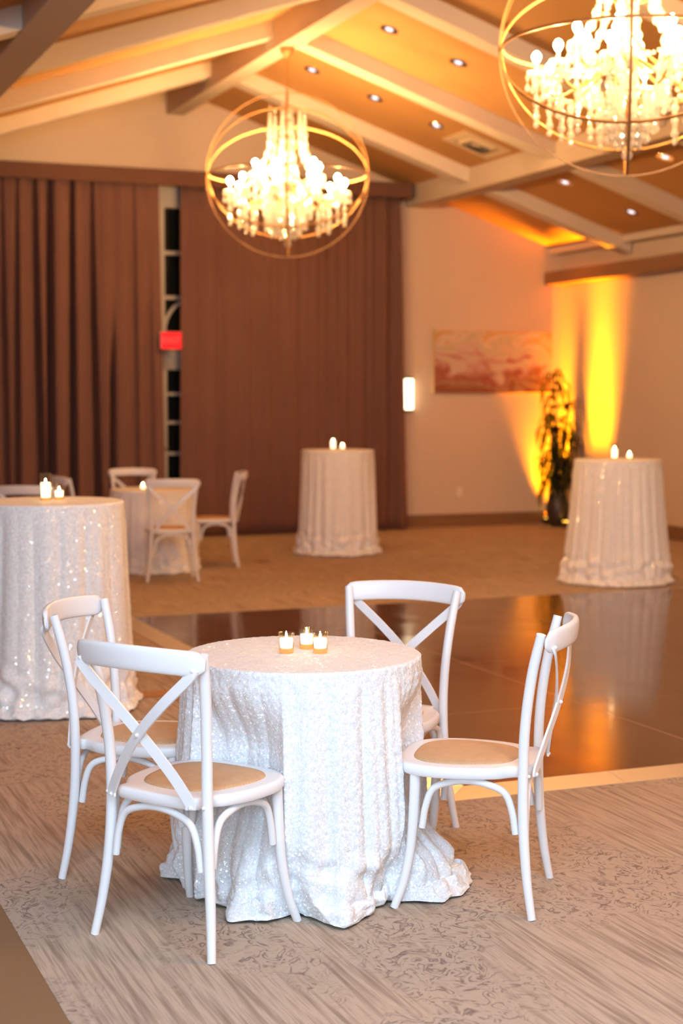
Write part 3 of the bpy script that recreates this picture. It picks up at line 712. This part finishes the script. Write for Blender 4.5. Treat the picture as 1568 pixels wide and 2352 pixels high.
# ------------------------------------------------------------------ orb chandelier
def make_chandelier():
    e = empty('orb_chandelier', (0, 0, 0)); R = .755; Fe = M['iron']; Cr = M['crystal']
    fl = [(-.0085, -.004), (.0085, -.004), (.0085, .004), (-.0085, .004)]
    def ring(axis_u, axis_v, r=R):
        U, V = Vector(axis_u).normalized(), Vector(axis_v).normalized(); n = 72
        pts = [U * r * math.cos(2 * PI * i / n) + V * r * math.sin(2 * PI * i / n) for i in range(n)]
        b = MB(); b.sweep(pts, fl, closed=True, fixed=lambda i: pts[i]); b.build('orb_ring', Fe, e, angle=30)
    ring((1, 0, 0), (0, 0, 1)); ring((0, 1, 0), (0, 0, 1), R * .988); ring((1, 0, 0), (0, 1, 0), R * .976)
    ring((1, 0, 0), (0, 1, 1), R * .994); ring((1, 0, 0), (0, -1, 1), R * .982)
    # canopy and chain
    b = MB(); b.lathe([(.07, 1.165), (.07, 1.15), (.055, 1.11), (.02, 1.085), (.012, 1.06)], 18); b.build('canopy', Fe, e)
    b = MB(); z = 1.065
    for k in range(9):
        n = 14; pts = []
        for i in range(n):
            a = 2 * PI * i / n; x, zz = .012 * math.cos(a), .024 * math.sin(a)
            pts.append((x, 0, z - .022 + zz) if k % 2 else (0, x, z - .022 + zz))
        b.tube(pts, .004, 6, closed=True); z -= .036
    b.build('chain', Fe, e)
    b = MB(); b.tube([(0, 0, .76), (0, 0, -.58)], .012, 10); b.build('stem', Fe, e)
    # crystal column
    b = MB(); z = .60; k = 0
    while z > -.30:
        r = (.030, .045, .036, .055, .034, .048)[k % 6] * (1.5 if z < .2 else 1.05); b.ball((0, 0, z), r, 10, 6, .85); z -= r * 1.55; k += 1
    b.build('crystal_column', Cr, e, angle=20)
    b = MB(); b.lathe([(.012, .345), (.06, .33), (.085, .315), (.06, .30), (.012, .295)], 16); b.build('crystal_bowl', Cr, e, angle=20)
    def strand(b, pts, r, big=None):
        r *= 1.3
        for i, p in enumerate(pts):
            b.ball(p, r * (1.25 if i % 3 == 1 else .85), 7, 4, 1.0)
        if big:
            x, y, z = pts[-1]; b.lathe([(.001, z - .008), (.012, z - .030), (.019, z - .048), (.014, z - .060), (.001, z - .068)], 7, (x, y, 0))
    # crown with upright spires
    for i in range(6):
        a = i * PI / 3 + .26; c, s = math.cos(a), math.sin(a); t = .165
        b = MB(); b.tube(spline([(0, 0, .28), (c * .07, s * .07, .25), (c * .13, s * .13, .29), (c * t, s * t, .36)], 6), .007, 7); arm = b.build('crown_arm', Fe, e)
        b = MB()
        for q in range(6): b.ball((c * t, s * t, .37 + q * .036), (.030 - .0026 * q), 8, 4, 1.0)
        b.lathe([(.001, .58), (.010, .595), (.004, .63), (.0005, .645)], 7, (c * t, s * t, 0)); b.build('spire', Cr, arm, angle=20)
        # bead swag from crown to the middle tier
        b = MB(); pts = []
        for q in range(13):
            u = q / 12; rr = t + (.31 - t) * u ** 1.6; pts.append((c * rr, s * rr, .33 - .30 * u - .05 * math.sin(u * PI)))
        strand(b, pts, .019); b.build('bead_swag', Cr, e, angle=20)
    def tier(n, rad, ztip, ph, zroot, drop, nm):
        for i in range(n):
            a = 2 * PI * i / n + ph; c, s = math.cos(a), math.sin(a)
            b = MB(); b.tube(spline([(c * .03, s * .03, zroot), (c * rad * .35, s * rad * .35, zroot - .10), (c * rad * .72, s * rad * .72, ztip - .13), (c * rad * .96, s * rad * .96, ztip - .07), (c * rad, s * rad, ztip)], 6), .0085, 7)
            arm = b.build('arm', Fe, e)
            x, y = c * rad, s * rad
            b = MB(); b.lathe([(.006, ztip - .012), (.045, ztip - .006), (.056, ztip + .012), (.052, ztip + .014), (.012, ztip)], 12, (x, y, 0)); b.build('drip_cup', Cr, arm, angle=20)
            b = MB(); b.lathe([(.010, ztip), (.010, ztip + .06)], 10, (x, y, 0)); b.build('candle_sleeve', M['candle_tube'], arm)
            b = MB(); b.lathe([(.008, ztip + .060), (.018, ztip + .074), (.026, ztip + .092), (.025, ztip + .108), (.014, ztip + .124), (.001, ztip + .130)], 12, (x, y, 0)); b.build('bulb', M['bulb'], arm)
            for q in range(5):
                aa = a + q * 2 * PI / 5; px, py = x + .052 * math.cos(aa), y + .052 * math.sin(aa); b = MB()
                strand(b, [(px, py, ztip - .004 - .018 * j) for j in range(3)], .009, True); b.build('cup_drop', Cr, arm, angle=20)
            b = MB(); nb = int((ztip - .04 - drop) / .030)
            strand(b, [(x, y, ztip - .04 - .030 * j) for j in range(nb)], .016, True)
            b.build('hanging_strand', Cr, arm, angle=20)
            b = MB(); x2, y2 = c * rad * .72, s * rad * .72
            strand(b, [(x2, y2, ztip - .14 - .026 * j) for j in range(8)], .016, True); b.build('hanging_strand', Cr, arm, angle=20)
            # swag to the next arm
            a2 = a + 2 * PI / n; b = MB(); pts = []
            for q in range(1, 9):
                u = q / 9; pts.append((x * (1 - u) + rad * math.cos(a2) * u, y * (1 - u) + rad * math.sin(a2) * u, ztip - .03 - .07 * math.sin(u * PI)))
            strand(b, [(p[0] * .97, p[1] * .97, p[2]) for p in pts], .0125); b.build('bead_swag', Cr, arm, angle=20)
    tier(10, .535, -.155, .10, -.06, -.46, 'outer'); tier(6, .315, .0, .35, .06, -.24, 'inner')
    # basket of drops at the foot
    for k, (r, z0, n, L) in enumerate(((.17, -.30, 14, 6), (.12, -.36, 11, 6), (.07, -.42, 8, 5))):
        for i in range(n):
            a = 2 * PI * i / n + k; b = MB(); strand(b, [(r * math.cos(a), r * math.sin(a), z0 - .028 * j) for j in range(L)], .015, True); b.build('basket_strand', Cr, e, angle=20)
        b = MB(); b.tube([(r * math.cos(2 * PI * i / 24), r * math.sin(2 * PI * i / 24), z0 + .015) for i in range(24)], .005, 6, closed=True); b.build('basket_hoop', Fe, e)
    b = MB(); b.ball((0, 0, -.635), .034, 12, 8); b.tube([(0, 0, -.58), (0, 0, -.61)], .004, 6); b.build('crystal_ball', Cr, e, angle=20)
    return e
ch = make_chandelier(); ch.location = (RX, 13.87, 3.67); ch.rotation_euler = (0, 0, math.radians(-21))
tag(ch, 'farther crystal orb chandelier, whole in view, before the brown curtain', 'chandelier', 'crystal orb chandeliers under the ridge')
c2 = copy_tree(ch, loc=(RX, 8.06, 3.665), rz=math.radians(-31))
c3 = copy_tree(ch, loc=(RX, 2.25, 3.665), rz=0)  # third chandelier, unseen, added for warm light on the foreground
tag(c3, 'unseen added crystal orb chandelier above the right of the camera', 'chandelier', 'crystal orb chandeliers under the ridge')
tag(c2, 'nearer crystal orb chandelier cut by the top and right picture edges', 'chandelier', 'crystal orb chandeliers under the ridge')

# ------------------------------------------------------------------ plant and uplight
PX, PY = 9.87, 17.12
e = empty('potted_dracaena', (PX, PY, 0), label='tall drooping dark leafed plant in a dark pot in the amber lit corner', cat='plant')
b = MB(); b.lathe([(.075, 0), (.085, .005), (.125, .08), (.148, .18), (.145, .28), (.118, .36), (.110, .385), (.118, .40), (.105, .40), (.098, .37)], 28, cap=False); b.build('pot', M['pot'], e)
b = MB(); b.lathe([(.001, .375), (.10, .372)], 20, cap=False); b.build('soil', M['soil'], e)
def leaf(b, p, az, L, up, wid):
    d = Vector((math.cos(az), math.sin(az), 0)); n = 7; pts = []; q = Vector(p); ang = up
    for i in range(n + 1):
        pts.append(Vector((min(q.x, XR - PX - .02), min(q.y, YW - PY - .02), q.z))); q = q + (d * math.cos(ang) + Vector((0, 0, 1)) * math.sin(ang)) * (L / n); ang = max(-1.50, ang - (.30 + .14 * i))
    side = Vector((-d.y, d.x, 0)); vs = []; fs = []
    for i, pp in enumerate(pts):
        u = i / n; ww = wid * math.sin(PI * min(1, .12 + u * .88)) ** .7 * (1 if u < 1 else 0)
        vs += [pp - side * ww, pp + Vector((0, 0, -.006)), pp + side * ww]
    for i in range(n): fs += [(i * 3, i * 3 + 1, i * 3 + 4, i * 3 + 3), (i * 3 + 1, i * 3 + 2, i * 3 + 5, i * 3 + 4)]
    b.add(vs, fs)
lr = random.Random(5)
for (cx, cyy, hgt, lean) in ((-.02, .0, 1.98, (-.01, .02)), (.05, .03, 1.62, (.05, -.02)), (-.05, -.03, 1.42, (-.05, -.03)), (.03, -.05, 1.15, (.04, -.05)), (-.03, .05, .92, (-.05, .03))):
    top = Vector((cx + lean[0] * 2, cyy + lean[1] * 2, hgt - .12)); pth = spline([(cx, cyy, .37), (cx + lean[0] * .6, cyy + lean[1] * .6, hgt * .55), tuple(top)], 8)
    b = MB(); b.tube(pth, .011, 8); cane = b.build('cane', M['cane'], e)
    b = MB(); z = .55 if hgt > 1.2 else .5
    while z < hgt - .12:
        u = (z - .37) / (hgt - .49); pp = pth[min(len(pth) - 1, int(u * (len(pth) - 1)))]
        for q in range(3): leaf(b, pp, lr.uniform(0, 2 * PI), lr.uniform(.28, .48), lr.uniform(.35, 1.0), lr.uniform(.014, .024))
        z += .050
    for q in range(8): leaf(b, top, q * PI / 4 + lr.random(), lr.uniform(.2, .32), lr.uniform(.7, 1.45), .018)
    b.build('foliage', M['leaf'], cane, angle=60)
UX, UY = 9.86, 16.63
e = empty('amber_uplight', (UX, UY, 0), label='amber uplight bar on the floor near the side wall, behind the right tall table', cat='uplight')
b = MB(); b.box((-.05, -.31, 0), (.05, .31, .08)); b.build('housing', M['dark_metal'], e, bevel=.008)
b = MB(); b.box((-.036, -.29, .0805), (.036, .29, .083)); b.build('lens', M['amber'], e, smooth=False)
def wash(loc, aim, p, sx, sy, spread):
    o = lamp('amber_wash', 'AREA', loc, aim, p, (1, .31, .0), shape='RECTANGLE', size=sx, size_y=sy); o.data.spread = math.radians(spread)
wash((UX, UY - .01, .10), (UX + .17, UY - .01, 1.5), 44, .56, .08, 25)
e = empty('amber_uplight', (9.965, 17.46, 0), label='small amber uplight in the corner behind the potted plant', cat='uplight')
b = MB(); b.box((-.09, -.045, 0), (.09, .045, .08)); b.build('housing', M['dark_metal'], e, bevel=.008)
b = MB(); b.box((-.075, -.032, .0805), (.075, .032, .083)); b.build('lens', M['amber'], e, smooth=False)
wash((9.95, 17.46, .10), (9.80, 17.53, 1.5), 15, .06, .15, 40)
wash((9.93, 17.44, .10), (10.06, 17.40, 1.5), 26, .30, .06, 28)
